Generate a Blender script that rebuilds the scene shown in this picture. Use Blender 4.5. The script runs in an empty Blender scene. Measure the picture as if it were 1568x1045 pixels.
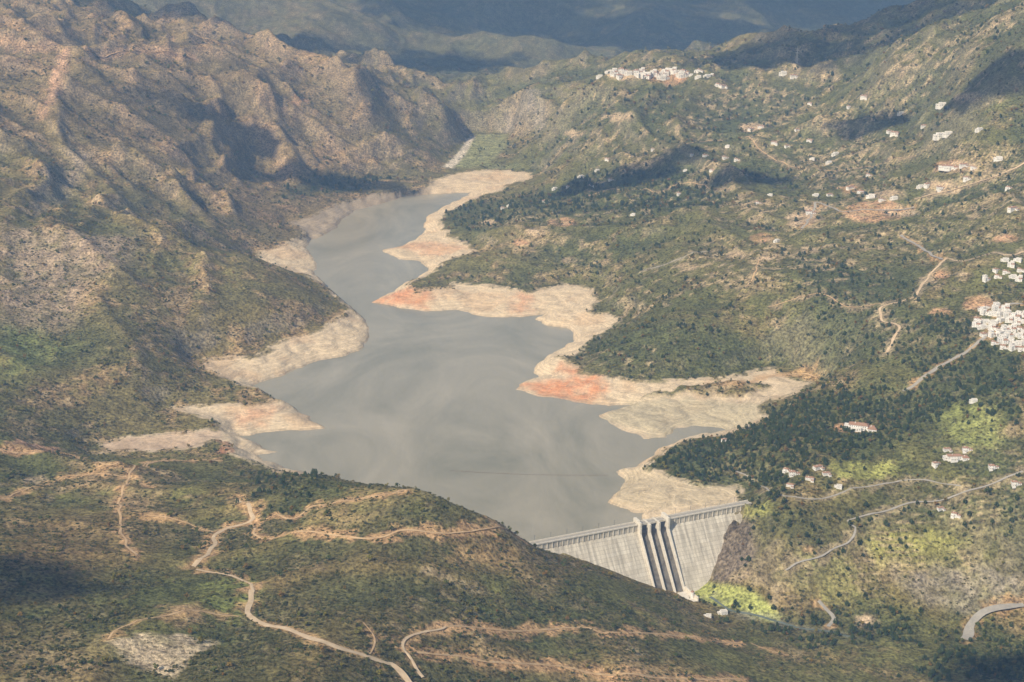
import bpy, bmesh, math, numpy as np, random
from mathutils import Vector, Matrix, geometry
random.seed(3); RNG=np.random.default_rng(11)
scene=bpy.context.scene
scene.view_settings.view_transform='Standard'; scene.view_settings.look='None'
scene.view_settings.exposure=0; scene.view_settings.gamma=1
CAMZ=800.0; F=2178.0; PITCH=math.radians(18)
cp,sp=math.cos(PITCH),math.sin(PITCH)
# ---------------------------------------------------------------- survey helpers
def ray(u,v):
    a=u-784.0; b=v-522.5
    return np.array([a, F*cp-b*sp, -F*sp-b*cp])
def at(u,v,z):
    d=ray(u,v); k=(z-CAMZ)/d[2]; return (d[0]*k,d[1]*k)
# ---------------------------------------------------------------- noise
_r=np.random.default_rng(5)
_ang=_r.random((256,256))*2*np.pi; GX=np.cos(_ang); GY=np.sin(_ang)
def gn(x,y,seed=0):
    x=x+seed*17.37; y=y+seed*41.13
    xi=np.floor(x).astype(np.int64); yi=np.floor(y).astype(np.int64)
    fx=x-xi; fy=y-yi
    ux=fx*fx*fx*(fx*(fx*6-15)+10); uy=fy*fy*fy*(fy*(fy*6-15)+10)
    def g(i,j):
        a=(xi+i)&255; b=(yi+j)&255
        return GX[a,b]*(fx-i)+GY[a,b]*(fy-j)
    n0=g(0,0)*(1-ux)+g(1,0)*ux; n1=g(0,1)*(1-ux)+g(1,1)*ux
    return (n0*(1-uy)+n1*uy)*1.5
def fbm(x,y,wl,octv=4,seed=0,gain=.5):
    t=0;a=1;f=1.0/wl;s=0
    for o in range(octv):
        t=t+a*gn(x*f,y*f,seed+o*3); s+=a; a*=gain; f*=2.03
    return t/s
def ridged(x,y,wl,octv=4,seed=0,gain=.5):
    t=0;a=1;f=1.0/wl;s=0;w=1
    for o in range(octv):
        n=1-np.sqrt(gn(x*f,y*f,seed+o*5)**2+.0009)*1.9; n=n*n*np.sign(n)
        t=t+a*n*w; w=np.clip(n*1.3,0,1); s+=a; a*=gain; f*=2.07
    return t/s
def sstep(a,b,x):
    t=np.clip((x-a)/(b-a),0,1); return t*t*(3-2*t)
# ---------------------------------------------------------------- dam frame
P0=np.array([37.0,1591.0]); P1=np.array([286.0,1698.0])
AX=(P1-P0)/np.linalg.norm(P1-P0); DN=np.array([AX[1],-AX[0]])
def dl(s,t): p=P0+AX*s+DN*t; return (p[0],p[1])
# ---------------------------------------------------------------- shoreline
Wpx=[(800,850),(740,822),(700,802),(640,778),(600,765),(540,748),(490,735),(440,718),(412,710),(395,697),(425,693),(405,685),(378,672),(368,668),(400,664),(450,659),(497,656),
(480,643),(450,626),(430,618),(405,603),(385,590),(400,585),(430,575),(470,557),(500,550),(530,545),(556,533),(566,515),(562,497),(547,482),(527,466),(505,447),(490,430),(478,422),(487,410),(480,395),(468,380),(475,368),(500,358),(514,350),
(522,338),(545,322),(590,310),(620,300),(660,298),(700,296),(722,295),(705,304),(690,313),(670,323),(655,331),(648,345),(655,352),(640,365),(615,378),(585,383),(610,397),(640,400),(660,412),(640,427),(620,436),(600,450),(570,463),
(600,469),(650,477),(700,474),(725,482),(760,487),(800,485),(830,482),(822,490),(835,498),(868,503),(882,515),(875,527),(850,540),(825,555),(815,570),(825,578),(795,588),(790,597),(830,608),(880,616),(930,620),(970,622),
(950,628),(915,637),(940,655),(985,672),(1018,670),(1038,657),(1060,652),(1100,655),(1112,658),(1080,667),(1040,680),(1010,692),(990,706),(972,716),(945,722),(955,735),(958,748),(938,762),(933,772),(960,780),(990,787)]
Vpx=[(770,838),(700,797),(640,770),(560,746),(500,731),(440,723),(400,714),(378,702),(352,694),(345,680),(325,674),(300,683),(240,691),(160,691),(152,677),(210,667),(300,659),(330,654),(320,641),(290,632),(262,624),(290,620),(370,619),(425,610),
(400,598),(372,588),(340,578),(318,563),(308,550),(330,548),(395,546),(415,528),(450,515),(490,506),(512,488),(538,474),(520,457),(500,440),(470,420),(420,410),(388,398),(398,386),(440,372),(468,354),(452,347),(448,338),(475,332),
(497,320),(530,307),(575,297),(615,290),(655,285),(662,276),(690,268),(715,262),(760,260),(815,264),(812,275),(775,282),(768,292),(735,300),(702,318),(682,325),(672,342),(688,358),(720,376),(728,386),(692,395),(680,401),(668,414),(655,420),
(622,434),(640,445),(680,442),(692,432),(740,436),(778,440),(812,446),(868,434),(905,440),(914,460),(905,478),(952,486),(942,498),(905,520),(885,542),(862,545),(880,565),(930,578),(1000,583),(1060,580),(1115,576),(1190,562),(1200,573),(1248,589),(1172,620),(1168,640),(1142,655),
(1112,664),(1065,672),(1025,686),(1005,698),(988,715),(1005,722),(1060,739),(1130,744),(1138,762)]
W=[dl(8,2)]+[at(u,v,0) for u,v in Wpx]+[dl(150,-18),dl(168,2)]
V=[dl(-8,2)]+[at(u,v,20) for u,v in Vpx]+[dl(284,2)]
W=np.array(W);V=np.array(V)
# ---------------------------------------------------------------- height control points
C=[]
cols={0:[(1045,180),(950,170),(850,150),(780,120),(700,90),(650,80),(600,95),(550,108),(500,120),(450,130),(400,150),(350,190),(300,200),(250,230),(200,270),(150,310),(100,360),(50,420),(0,470),(-50,530)],
100:[(740,80),(690,45),(600,65),(550,85),(500,105),(450,120),(400,140),(355,180),(300,170),(250,205),(200,250),(100,350),(50,400)],
200:[(1045,170),(960,165),(880,140),(800,115),(720,70),(640,30),(600,50),(550,80),(500,100),(450,115),(400,130),(360,160),(300,155),(250,190),(200,230),(150,290),(100,340),(60,380),(0,360),(-60,500)],
300:[(500,62),(450,90),(400,108),(330,105),(280,130),(220,180),(150,260),(110,300)],
400:[(1045,165),(950,140),(880,130),(800,110),(740,60),(500,45),(460,75),(420,92),(395,60),(330,50),(280,80),(230,110),(180,180),(130,260),(100,290),(60,230),(0,300),(-50,420)],
550:[(1045,150),(950,140),(850,132),(780,142),(120,240),(150,200),(280,30)],
600:[(738,140),(250,50),(0,280)],650:[(737,150),(850,124),(950,115),(1045,110),(130,200),(60,180)],
640:[(180,120)],520:[(738,114),(200,130)],450:[(724,70)],500:[(250,70)],700:[(759,139),(400,32),(235,26)],
760:[(788,101),(860,88),(350,60)],
830:[(829,43)],880:[(855,25)],940:[(880,0)],1000:[(902,-25),(500,65),(540,45),(380,90),(250,120),(180,190),(130,250),(115,265),(95,100),(50,150),(0,250),(-40,350)],
1040:[(915,-42)],1050:[(480,85),(960,-10)],1080:[(500,75)],900:[(900,45),(400,50),(340,85),(280,85),(220,120),(160,190),(130,235)],
950:[(950,40),(1045,35),(440,58)],1100:[(935,-52),(980,-25),(1045,0),(550,40),(430,100),(370,110),(310,120),(250,150),(190,190),(140,240),(105,285),(85,110)],
1150:[(900,-30),(850,0),(800,20),(760,32),(700,45),(680,50)],1180:[(945,-55)],
1200:[(980,-45),(1045,-30)],1250:[(920,-45),(850,-5),(800,20),(740,45),(680,65),(620,58),(570,50),(540,70),(480,105),(400,130),(340,150),(280,170),(220,200),(160,240),(110,290),(40,150),(0,250),(-40,350)],
1220:[(97,305)],1280:[(965,-58)],1300:[(1010,-52),(1045,-45)],
1400:[(975,-60),(900,-40),(850,-10),(800,15),(740,45),(680,70),(620,85),(560,105),(500,130),(440,150),(380,165),(320,185),(260,215),(200,260),(150,305),(100,365),(52,425),(20,180),(-30,300)],
1450:[(1010,-57)],1500:[(960,-62),(8,480)],
1568:[(1045,-50),(1000,-60),(940,-55),(900,-40),(850,-5),(780,35),(700,75),(620,110),(540,140),(480,165),(420,190),(350,220),(280,255),(200,320),(120,400),(50,480),(0,530),(-60,590)],
720:[(240,24),(190,80),(170,120)],740:[(215,26)],790:[(200,60)],820:[(120,200),(240,60)],780:[(150,150)],800:[(225,45),(950,75),(1045,70),(400,45),(300,60),(80,120),(30,180),(-40,380)],840:[(190,90)]}
for u,l in cols.items():
    for v,z in l:
        x,y=at(u,v,z); C.append((x,y,z))
for u,v in ((695,255),(712,232),(730,212),(765,210),(768,228),(745,248),(722,258)): C.append((*at(u,v,25),25))
for v,z in cols[0]:
    x,y=at(-500,v,z+25); C.append((x,y,z+25)); x,y=at(-1200,v,z+60); C.append((x,y,z+60))
for v,z in cols[1568]:
    x,y=at(2050,v,z+30); C.append((x,y,z+30)); x,y=at(2700,v,z+80); C.append((x,y,z+80))
for s,z in [(-25,34),(0,22),(30,8),(62,-8),(100,-28),(147,-47),(190,-51),(212,-49),(240,-14),(262,16),(290,32)]:
    for t in (6,35,62):
        C.append((*dl(s,t),z if not(t==62 and s in(240,262)) else z-3))
for t in (85,130): C.append((*dl(195,t),-54)); C.append((*dl(225,t),-50))
for x in (-9000,-5000,-1500,1500,5000,9000):
    C.append((x,11000,620)); C.append((x,15500,800))
for x in (-900,0,900): C.append((x,500,120))
def resamp(P,step):
    out=[]
    for a,b in zip(P[:-1],P[1:]):
        n=max(1,int(np.linalg.norm(b-a)/step))
        for i in range(n): out.append(a+(b-a)*i/n)
    return np.array(out)
VR=resamp(V,75)
keep=[]
for p in VR:
    if all((p[0]-q[0])**2+(p[1]-q[1])**2>32**2 for q in keep): keep.append(p)
C=[c for c in C if min((c[0]-q[0])**2+(c[1]-q[1])**2 for q in keep)>25**2]
C+= [(p[0],p[1],20.0) for p in keep]
C=np.array(C)
cc=60.0
def kern(r2): return np.sqrt(r2+cc*cc)
A=kern((C[:,None,0]-C[None,:,0])**2+(C[:,None,1]-C[None,:,1])**2)-np.eye(len(C))*10.0
n=len(C); M=np.zeros((n+1,n+1)); M[:n,:n]=A; M[n,:n]=1; M[:n,n]=1
wt=np.linalg.solve(M,np.concatenate([C[:,2],[0]]))
# ---------------------------------------------------------------- grid (finer where nearer)
Y0,Y1=560.0,17000.0
NY,NX=1501,1051
LR=math.log(Y1/Y0)
def halfw(y): return 480+0.62*y
ys=Y0*np.exp(LR*np.linspace(0,1,NY)); ss=np.linspace(-1,1,NX)
GXX=ss[None,:]*halfw(ys)[:,None]; GYY=np.repeat(ys[:,None],NX,1)
ci=np.arange(0,NY,4); cj=np.arange(0,NX,3)
cx=GXX[np.ix_(ci,cj)].ravel(); cy=GYY[np.ix_(ci,cj)].ravel()
hc=np.full(cx.shape,wt[n])
for k in range(0,len(cx),20000):
    sl=slice(k,k+20000)
    hc[sl]+=kern((cx[sl,None]-C[None,:,0])**2+(cy[sl,None]-C[None,:,1])**2)@wt[:n]
hc=hc.reshape(len(ci),len(cj))
def up(h,fi,fj):
    i0=np.minimum(fi.astype(int),h.shape[0]-2); j0=np.minimum(fj.astype(int),h.shape[1]-2)
    a=fi-i0; b=fj-j0
    r=h[i0]*(1-a)[:,None]+h[i0+1]*a[:,None]
    return r[:,j0]*(1-b)[None]+r[:,j0+1]*b[None]
HR=up(hc,np.arange(NY)/4.0,np.arange(NX)/3.0)
def segdist(X,Y,P,closed):
    Q=np.vstack([P,P[:1]]) if closed else P
    d=np.full(X.shape,1e12)
    for a,b in zip(Q[:-1],Q[1:]):
        ex,ey=b-a; L=ex*ex+ey*ey+1e-9
        t=np.clip(((X-a[0])*ex+(Y-a[1])*ey)/L,0,1)
        d=np.minimum(d,(X-a[0]-t*ex)**2+(Y-a[1]-t*ey)**2)
    return np.sqrt(d)
def inside(X,Y,P):
    r=np.zeros(X.shape,bool)
    Q=np.roll(P,-1,0)
    for (ax,ay),(bx,by) in zip(P,Q):
        if ay==by: continue
        c=((ay>Y)!=(by>Y))&(X<(bx-ax)*(Y-ay)/(by-ay)+ax)
        r^=c
    return r
bx=(GYY>1350)&(GYY<4700)&(GXX>-1150)&(GXX<1150)
X=GXX[bx];Y=GYY[bx]
wx=X+fbm(X,Y,40,3,21)*11; wy=Y+fbm(X,Y,40,3,33)*11      # natural shoreline wobble
near=(np.abs((X-P0[0])*DN[0]+(Y-P0[1])*DN[1])<40)&(X>0)&(X<330)
wx=np.where(near,X,wx); wy=np.where(near,Y,wy)
dW=np.full(GXX.shape,900.0); dV=dW.copy(); inW=np.zeros(GXX.shape,bool); inV=inW.copy()
dW[bx]=segdist(wx,wy,W,True); dV[bx]=segdist(wx,wy,V,False)
inW[bx]=inside(wx,wy,W); inV[bx]=inside(wx,wy,V)
# relief
wxx=GXX+fbm(GXX,GYY,500,2,50)*140; wyy=GYY+fbm(GXX,GYY,500,2,60)*140
leftside=sstep(200,-400,GXX+(GYY-2500)*.12)
amp=14+0.0125*np.clip(GYY-1500,-300,3600)
amp*=.8+.38*leftside
far=sstep(4700,5800,GYY)
rl=(ridged(wxx,wyy,620,5,2,.42)-.35)
rlf=(ridged(wxx,wyy,1250,5,3,.42)-.35)*2.5
rl=rl*(1-far)+rlf*far
rs=(ridged(wxx,wyy,210,4,9,.42)-.35)*(.40+.07*leftside)*(1-far*.7)+fbm(GXX,GYY,60,4,14)*.08
dirr=(ridged(wxx*.8+wyy*.25,wyy*.45-wxx*.2,150,3,19,.42)-.35)*.40*sstep(2300,2900,GYY)*(1-far)
ds=(GXX-P0[0])*AX[0]+(GYY-P0[1])*AX[1]; dt=(GXX-P0[0])*DN[0]+(GYY-P0[1])*DN[1]
dd=np.hypot(np.clip(np.abs(ds-135)-150,0,None),np.clip(np.abs(dt-30)-60,0,None))
mask=sstep(0,220,np.where(inV,0,dV))*(0.12+0.88*sstep(0,160,dd))
vf=np.array([at(u,v,25) for u,v in ((678,262),(700,236),(722,206),(775,204),(782,226),(762,258))])
dvf=np.full(GXX.shape,900.0); dvf[bx]=np.where(inside(X,Y,vf),0,segdist(X,Y,vf,True))
mask*=sstep(0,160,dvf)
H=HR+mask*amp*(rl*1.5+rs*1.5+dirr*1.5)
H=np.where(dvf<900,25+(H-25)*sstep(-5,70,dvf),H)
out=20+(H-20)*sstep(0,50,dV)
out=np.where((dt>0)&(dd<30)&(np.abs(ds-138)<150),H,out)
out=np.minimum(out,dW*.85+1.0)
q=dW/(dW+dV+1e-6)
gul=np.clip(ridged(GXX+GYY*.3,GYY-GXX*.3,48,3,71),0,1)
pwr=.7+.45*fbm(GXX,GYY,160,2,73)
bank=20*np.power(np.clip(q,1e-4,1),pwr)+fbm(GXX,GYY,60,3,70)*3.6*np.minimum(1,dW/18)*np.minimum(1,dV/12)-gul*6.5*q*(1-q)*3*np.minimum(1,dW/15)
bank=np.maximum(bank,0.06*dW)
H2=np.where(inW,-0.4-np.minimum(dW*.3,12),np.where(inV,bank,out))
damz=(ds>-8)&(ds<282)&(dt>-3)&(dt<30)
H=np.where(damz,np.minimum(H2,np.maximum(19-np.maximum(dt-6,0)*1.25,-60)),H2)
H=H+ (~inW)*(~inV)*(fbm(GXX,GYY,14,2,90)*.8)*np.minimum(1,dV/20)
rockz=sstep(60,10,np.hypot((ds-255)*.8,(dt-40)*.9))*(dt>8)
H=H+rockz*(ridged(GXX,GYY*1.0,24,3,95)-.3)*7
def HS(x,y,G=None):
    G=H if G is None else G
    fi=np.clip(np.log(y/Y0)/LR*(NY-1),0,NY-1.001); fj=np.clip((x/halfw(y)+1)/2*(NX-1),0,NX-1.001)
    i=fi.astype(int); j=fj.astype(int); a=fi-i; b=fj-j
    return (G[i,j]*(1-b)+G[i,j+1]*b)*(1-a)+(G[i+1,j]*(1-b)+G[i+1,j+1]*b)*a
DS=np.concatenate([np.arange(650,3000,3.0),np.arange(3000,9000,8.0)])
def ground(u,v):
    d=ray(u,v); k=DS/d[1]; x=d[0]*k; z=CAMZ+d[2]*k; h=HS(x,DS)
    below=np.nonzero(z<np.maximum(h,-60))[0]
    i=below[0] if len(below) else len(DS)-1
    i=max(i,1); e0=z[i-1]-h[i-1]; e1=z[i]-h[i]; t=e0/(e0-e1+1e-9); t=min(max(t,0),1)
    y=DS[i-1]+(DS[i]-DS[i-1])*t; xx=d[0]/d[1]*y
    return np.array([xx,y,float(HS(np.array([xx]),np.array([y]))[0])])
def gpoly(l): return np.array([ground(u,v)[:2] for u,v in l])
# ---------------------------------------------------------------- ground cover colours and planting density
g1=fbm(GXX,GYY,420,3,101); g2=fbm(GXX,GYY,90,4,111); g3=fbm(GXX,GYY,22,3,121); g4=fbm(GXX,GYY,230,3,141)
def c3(*a): return np.array(a,float)
def mixc(a,b,t): return a*(1-t[...,None])+b*t[...,None]
olive=c3(.155,.145,.050);brown=c3(.31,.212,.105);dark=c3(.075,.088,.034);dry=c3(.43,.325,.18);gray=c3(.32,.265,.20)
col=np.ones(GXX.shape+(3,))*olive
leftw=sstep(300,-500,GXX+ (GYY-2000)*.1)*sstep(1700,2100,GYY)
fgw=sstep(1750,1500,GYY)
col=mixc(col,c3(.215,.148,.065)*np.ones_like(col),sstep(-.15,.22,g4)*.7*(.35+.65*fgw))
col=mixc(col,dark,sstep(-.1,.35,g1)*.55)
col=mixc(col,brown,np.clip(sstep(-.05,.35,g2+g3*.5)*(.5+.4*leftw)+leftw*.25,0,.95))
col=mixc(col,dry,sstep(.18,.42,g2*.6+g3*.6+g1*.2)*.65)
dzx=np.gradient(H,axis=1)/np.gradient(GXX,axis=1); dzy=np.gradient(H,axis=0)/np.gradient(GYY,axis=0)
slope=np.hypot(dzx,dzy)
col=mixc(col,gray,sstep(.6,1.05,slope+g3*.3)*.4)
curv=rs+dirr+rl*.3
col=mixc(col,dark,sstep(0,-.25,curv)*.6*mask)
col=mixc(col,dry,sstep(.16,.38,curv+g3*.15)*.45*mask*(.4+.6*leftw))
ulm=sstep(2900,3400,GYY)*sstep(4900,4500,GYY)*sstep(-100,-500,GXX)
col=mixc(col,c3(.26,.165,.10)*np.ones_like(col),ulm*.35)
farw=sstep(4400,5200,GYY)
col=mixc(col,c3(.085,.09,.055)*np.ones_like(col),farw*.7)
dens=np.clip(.42+g2*1.0+g1*.35-curv*.7,0.03,1)*np.where(leftw>.5,1.05,1)
forest=np.zeros(GXX.shape)
def pmask(px,soft=25,wob=12,box=True):
    P=gpoly(px); lo=P.min(0)-soft*2-30; hi=P.max(0)+soft*2+30
    b=(GXX>lo[0])&(GXX<hi[0])&(GYY>lo[1])&(GYY<hi[1])
    m=np.zeros(GXX.shape)
    if not b.any(): return m
    x=GXX[b]+g3[b]*wob*2+g2[b]*wob*2; y=GYY[b]-g3[b]*wob*2+g2[b]*wob*2
    d=segdist(x,y,P,True); s=np.where(inside(x,y,P),d,-d)
    m[b]=sstep(-soft,soft,s); return m
for px,f,dn in [([(985,715),(1040,690),(1110,668),(1180,625),(1260,592),(1400,602),(1568,575),(1568,640),(1450,640),(1380,680),(1300,705),(1230,745),(1180,775),(1140,765),(1130,745),(1050,738)],.85,.95),
 ([(1060,900),(1110,915),(1200,925),(1300,930),(1420,950),(1400,985),(1250,990),(1130,960)],.6,.6),
 ([(870,545),(900,520),(1000,490),(1100,500),(1200,545),(1180,562),(1060,578),(930,572)],.1,.85),
 ([(640,330),(800,300),(950,240),(1120,260),(1100,320),(900,330),(720,370)],.35,.8),
 ([(1200,380),(1300,400),(1420,440),(1350,560),(1250,560),(1230,450)],.3,.7),
 ([(1400,480),(1490,500),(1568,560),(1568,600),(1400,600),(1370,540)],.55,.8),
 ([(390,700),(480,715),(520,745),(430,790),(390,770)],.12,.8),
 ([(1150,790),(1250,780),(1400,760),(1568,760),(1568,830),(1400,830),(1250,860),(1150,850)],.4,.5),
 ([(420,310),(560,290),(600,270),(500,265),(430,290)],.3,.9),
 ([(1480,940),(1568,960),(1568,1045),(1380,1045),(1420,1000)],.4,.7)]:
    m=pmask(px); forest=np.maximum(forest,m*f); dens=dens*(1-m)+dn*m
    col=mixc(col,dark,m*.65)
rightw=sstep(-100,300,GXX)*sstep(1900,2300,GYY)*sstep(4600,4000,GYY)
forest=np.maximum(forest,rightw*.10*sstep(-.2,.2,g2)); dens=np.clip(dens+rightw*.08,0,1)
col=mixc(col,dark,rightw*.30)
col=mixc(col,c3(.43,.33,.20)*np.ones_like(col),rightw*sstep(.17,.36,g3*.8+g4*.5+g2*.2)*.65)
def patch(px,c,k=1,soft=8,dn=.05,wob=6,var=.5):
    global col,dens
    m=pmask(px,soft,wob)*k; m=m*np.clip(1-var*.5+var*(g3*2+g2*1.0),0,1)
    col=mixc(col,c3(*c)*np.ones_like(col),m); dens=dens*(1-m)+dn*m
patch([(0,345),(100,350),(210,360),(200,400),(140,440),(110,500),(40,500),(0,500)],(.40,.30,.21),.75,30,.25)
patch([(110,225),(150,230),(100,310),(50,330),(60,290)],(.36,.29,.22),.6,20,.25)
patch([(90,70),(105,75),(95,120),(70,180),(60,180),(80,120)],(.50,.31,.20),.9,12,.05)
patch([(0,500),(60,505),(110,530),(60,570),(0,590)],(.16,.21,.06),.6,30,.25)
patch([(160,985),(210,973),(300,978),(332,985),(270,1036),(200,1020)],(.54,.42,.27),1,6,.04,6,.25)
patch([(300,900),(380,880),(395,900),(370,960),(300,930)],(.20,.22,.065),.8,10,.3)
patch([(20,1000),(100,960),(160,980),(180,1045),(60,1045)],(.36,.26,.14),.5,20,.4)
patch([(650,860),(700,830),(800,838),(790,870),(700,880)],(.43,.28,.13),.75,14,.2)
patch([(470,790),(520,772),(640,748),(665,760),(560,800),(480,815)],(.40,.28,.13),.5,14,.5)
patch([(660,985),(800,1000),(950,1010),(1080,1020),(1000,1045),(700,1020)],(.40,.265,.12),.6,14,.35)
patch([(0,683),(60,680),(95,686),(80,694),(0,695)],(.46,.27,.16),.9,5)
patch([(330,675),(350,670),(368,680),(360,695),(340,695)],(.46,.22,.13),.9,4)
patch([(90,700),(200,715),(280,730),(230,790),(120,760)],(.38,.26,.14),.55,16,.35)
patch([(240,930),(300,925),(310,955),(260,965)],(.48,.31,.17),.8,7,.15)
patch([(0,790),(120,800),(180,860),(120,920),(0,930)],(.21,.14,.065),.7,30,.4)
patch([(1056,890),(1082,890),(1185,928),(1202,946),(1180,953),(1100,928),(1062,914)],(.34,.36,.11),1,4,.02,2,.15)
patch([(1440,625),(1500,615),(1540,640),(1530,690),(1470,680),(1430,650)],(.27,.29,.09),.85,12,.15)
patch([(1270,710),(1370,705),(1375,725),(1290,735)],(.34,.34,.10),.9,6,.1)
patch([(1140,775),(1180,765),(1180,790),(1140,795)],(.34,.34,.10),.8,6,.2)
patch([(1330,800),(1500,770),(1568,800),(1500,880),(1340,880)],(.30,.25,.13),.6,20,.35)
patch([(1330,820),(1410,805),(1480,830),(1430,860),(1350,855)],(.32,.31,.08),.8,12,.3)
patch([(1200,860),(1290,850),(1330,880),(1260,900),(1190,890)],(.27,.27,.09),.65,12,.3)
patch([(1220,900),(1300,895),(1340,925),(1260,930)],(.28,.27,.09),.6,10,.35)
patch([(1370,880),(1450,870),(1568,880),(1568,925),(1480,940),(1400,925)],(.33,.285,.22),.75,12,.2)
patch([(1118,782),(1150,800),(1155,850),(1110,890),(1085,892)],(.15,.12,.09),.95,5,.08,3,.1)
patch([(695,256),(712,228),(730,206),(775,206),(778,222),(750,250),(722,258)],(.28,.29,.13),.95,12,.02,3,.4)
patch([(678,256),(700,236),(720,208),(728,208),(712,238),(694,258)],(.62,.55,.44),1,5,.02,2,.1)
patch([(740,250),(790,250),(800,258),(740,258)],(.2,.22,.10),.8,10,.4)
patch([(780,160),(830,140),(860,170),(815,190),(770,205),(760,190)],(.30,.26,.21),.7,18,.2)
for (u,v,r) in [(862,341,16),(800,370,11),(1165,365,15),(1170,395,12),(1240,385,12),(1230,335,24),(1250,320,14),(1340,325,40),(1380,325,20),(1455,255,22),(1475,255,20),(1440,290,26),(1360,300,20),(1300,290,15),(950,180,16),(1150,195,16),(690,205,8),(1440,420,14),(1420,430,13),(1240,848,9),(1325,950,14),(1320,955,10),(1310,655,22),(290,945,12),(750,340,9),(460,155,12),(960,115,22),(1020,120,26),(880,205,12),(1440,480,14),(1475,420,10),(1180,580,20),(1500,465,22),(1130,390,12),(1050,410,14),(820,355,12),(1540,365,16),(1480,150,16),(55,735,14),(870,400,10)]:
    p=[(u+r*math.cos(a)*1.3,v+r*.45*math.sin(a)) for a in np.linspace(0,6.28,9)[:-1]]
    patch(p,(.50,.37,.24) if (u+v)%3 else (.51,.30,.17),.9,5,.1,5)
ter=np.clip(np.sin(H/5.5*2*np.pi)*1.5-.55,0,1)
for px in ([(1330,780),(1500,760),(1568,790),(1500,880),(1340,880)],[(740,330),(900,330),(930,400),(760,400)],[(1100,340),(1260,340),(1260,440),(1100,450)],[(1480,690),(1568,690),(1568,760),(1450,760)],[(1150,130),(1350,130),(1350,220),(1150,220)],[(1250,230),(1568,220),(1568,400),(1300,380)],[(1180,850),(1340,850),(1340,920),(1200,915)]):
    m=pmask(px,25,10)*ter*sstep(-.25,.1,g2); col=mixc(col,c3(.44,.34,.20)*np.ones_like(col),m*.75); dens=dens*(1-m*.7)
# drawdown banks
cream=c3(.62,.495,.335); red=c3(.60,.255,.12)
nz=fbm(GXX,GYY,30,3,131)
bare=np.where(inV,1.0,sstep(5,-1,dV-nz*10)); bare=np.where((dt>0)&(dd<5),0,bare)
bare=bare*sstep(26,22.5,H+nz*2)
bare=bare*np.where(inV,1-sstep(7,2,dV+nz*14)*.8,1)
redm=np.zeros(GXX.shape)
for px in ([(570,463),(620,442),(665,446),(655,470),(600,470)],[(790,590),(870,580),(905,572),(930,590),(905,618),(830,610)],[(790,450),(815,450),(810,480),(780,480)],[(585,383),(640,370),(720,378),(660,392)],[(360,625),(430,622),(400,650),(360,655)],[(860,555),(905,570),(880,580),(850,570)]):
    redm=np.maximum(redm,pmask(px,16,8)*{360:.55,585:.5,790:1 if px[0][1]==590 else .6}.get(px[0][0],1))
redm*=np.clip(.95+nz*1.2,0,1)
bc=mixc(np.ones_like(col)*cream,red,redm*.9)
bc=mixc(bc,c3(.44,.35,.24),sstep(.0,.5,nz+g3*.3)*.5)
bc=mixc(bc,c3(.52,.345,.20),sstep(.08,.35,g2)*.4)
bc=mixc(bc,c3(.40,.31,.21),sstep(.45,.9,gul)*.45)  # gullies painted darker so their shaded relief reads stronger
bc=mixc(bc,c3(.30,.245,.18),sstep(2.0,.2,H)*.65)
upper=pmask([(400,350),(440,325),(520,300),(660,280),(640,310),(540,335),(520,360),(440,360)],20,8)
bc=mixc(bc,c3(.33,.265,.19),upper*.8)
bc=mixc(bc,c3(.42,.37,.25),pmask([(920,640),(960,622),(1100,612),(1168,622),(1160,650),(1050,655),(1000,675)],12,8)*.7)
bc=mixc(bc,c3(.42,.35,.23),pmask([(950,720),(1010,725),(1130,748),(1120,770),(1000,785),(940,770)],12,8)*.6)
island=pmask([(980,612),(1050,603),(1150,606),(1180,592),(1110,585),(1040,596)],6,5)
dry2=pmask([(150,692),(152,676),(300,660),(335,655),(340,682)],4,3)
bc=mixc(bc,c3(.48,.35,.25),dry2*.6)
bare=bare*(1-island)
H=H+island*6*inV
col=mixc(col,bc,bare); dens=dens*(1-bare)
dens=np.where(inW,0,dens)
# ---------------------------------------------------------------- materials
def newmat(name):
    m=bpy.data.materials.new(name); m.use_nodes=True; nt=m.node_tree
    b=nt.nodes['Principled BSDF']; return m,nt,b
def noise_mat(name,c1,c2,scale=1.0,rough=.9,coord='Object',detail=4,spec=.2):
    m,nt,b=newmat(name); N=nt.nodes.new; L=nt.links.new
    tc=N('ShaderNodeTexCoord'); no=N('ShaderNodeTexNoise'); no.inputs['Scale'].default_value=scale; no.inputs['Detail'].default_value=detail
    L(tc.outputs[coord],no.inputs['Vector'])
    cr=N('ShaderNodeValToRGB'); cr.color_ramp.elements[0].position=.32; cr.color_ramp.elements[1].position=.68
    cr.color_ramp.elements[0].color=(*c1,1); cr.color_ramp.elements[1].color=(*c2,1)
    L(no.outputs['Fac'],cr.inputs['Fac']); L(cr.outputs['Color'],b.inputs['Base Color'])
    b.inputs['Roughness'].default_value=rough; b.inputs['Specular IOR Level'].default_value=spec
    return m
def mkobj(name,verts,faces,mats,fm=None,smooth=False,parent=None,loc=None):
    me=bpy.data.meshes.new(name); me.from_pydata([tuple(map(float,v)) for v in verts],[],faces)
    for m in mats: me.materials.append(m)
    if fm is not None: me.polygons.foreach_set('material_index',fm)
    if smooth: me.polygons.foreach_set('use_smooth',[True]*len(me.polygons))
    me.update(); o=bpy.data.objects.new(name,me); scene.collection.objects.link(o)
    if parent: o.parent=parent
    if loc is not None: o.location=loc
    return o
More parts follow.
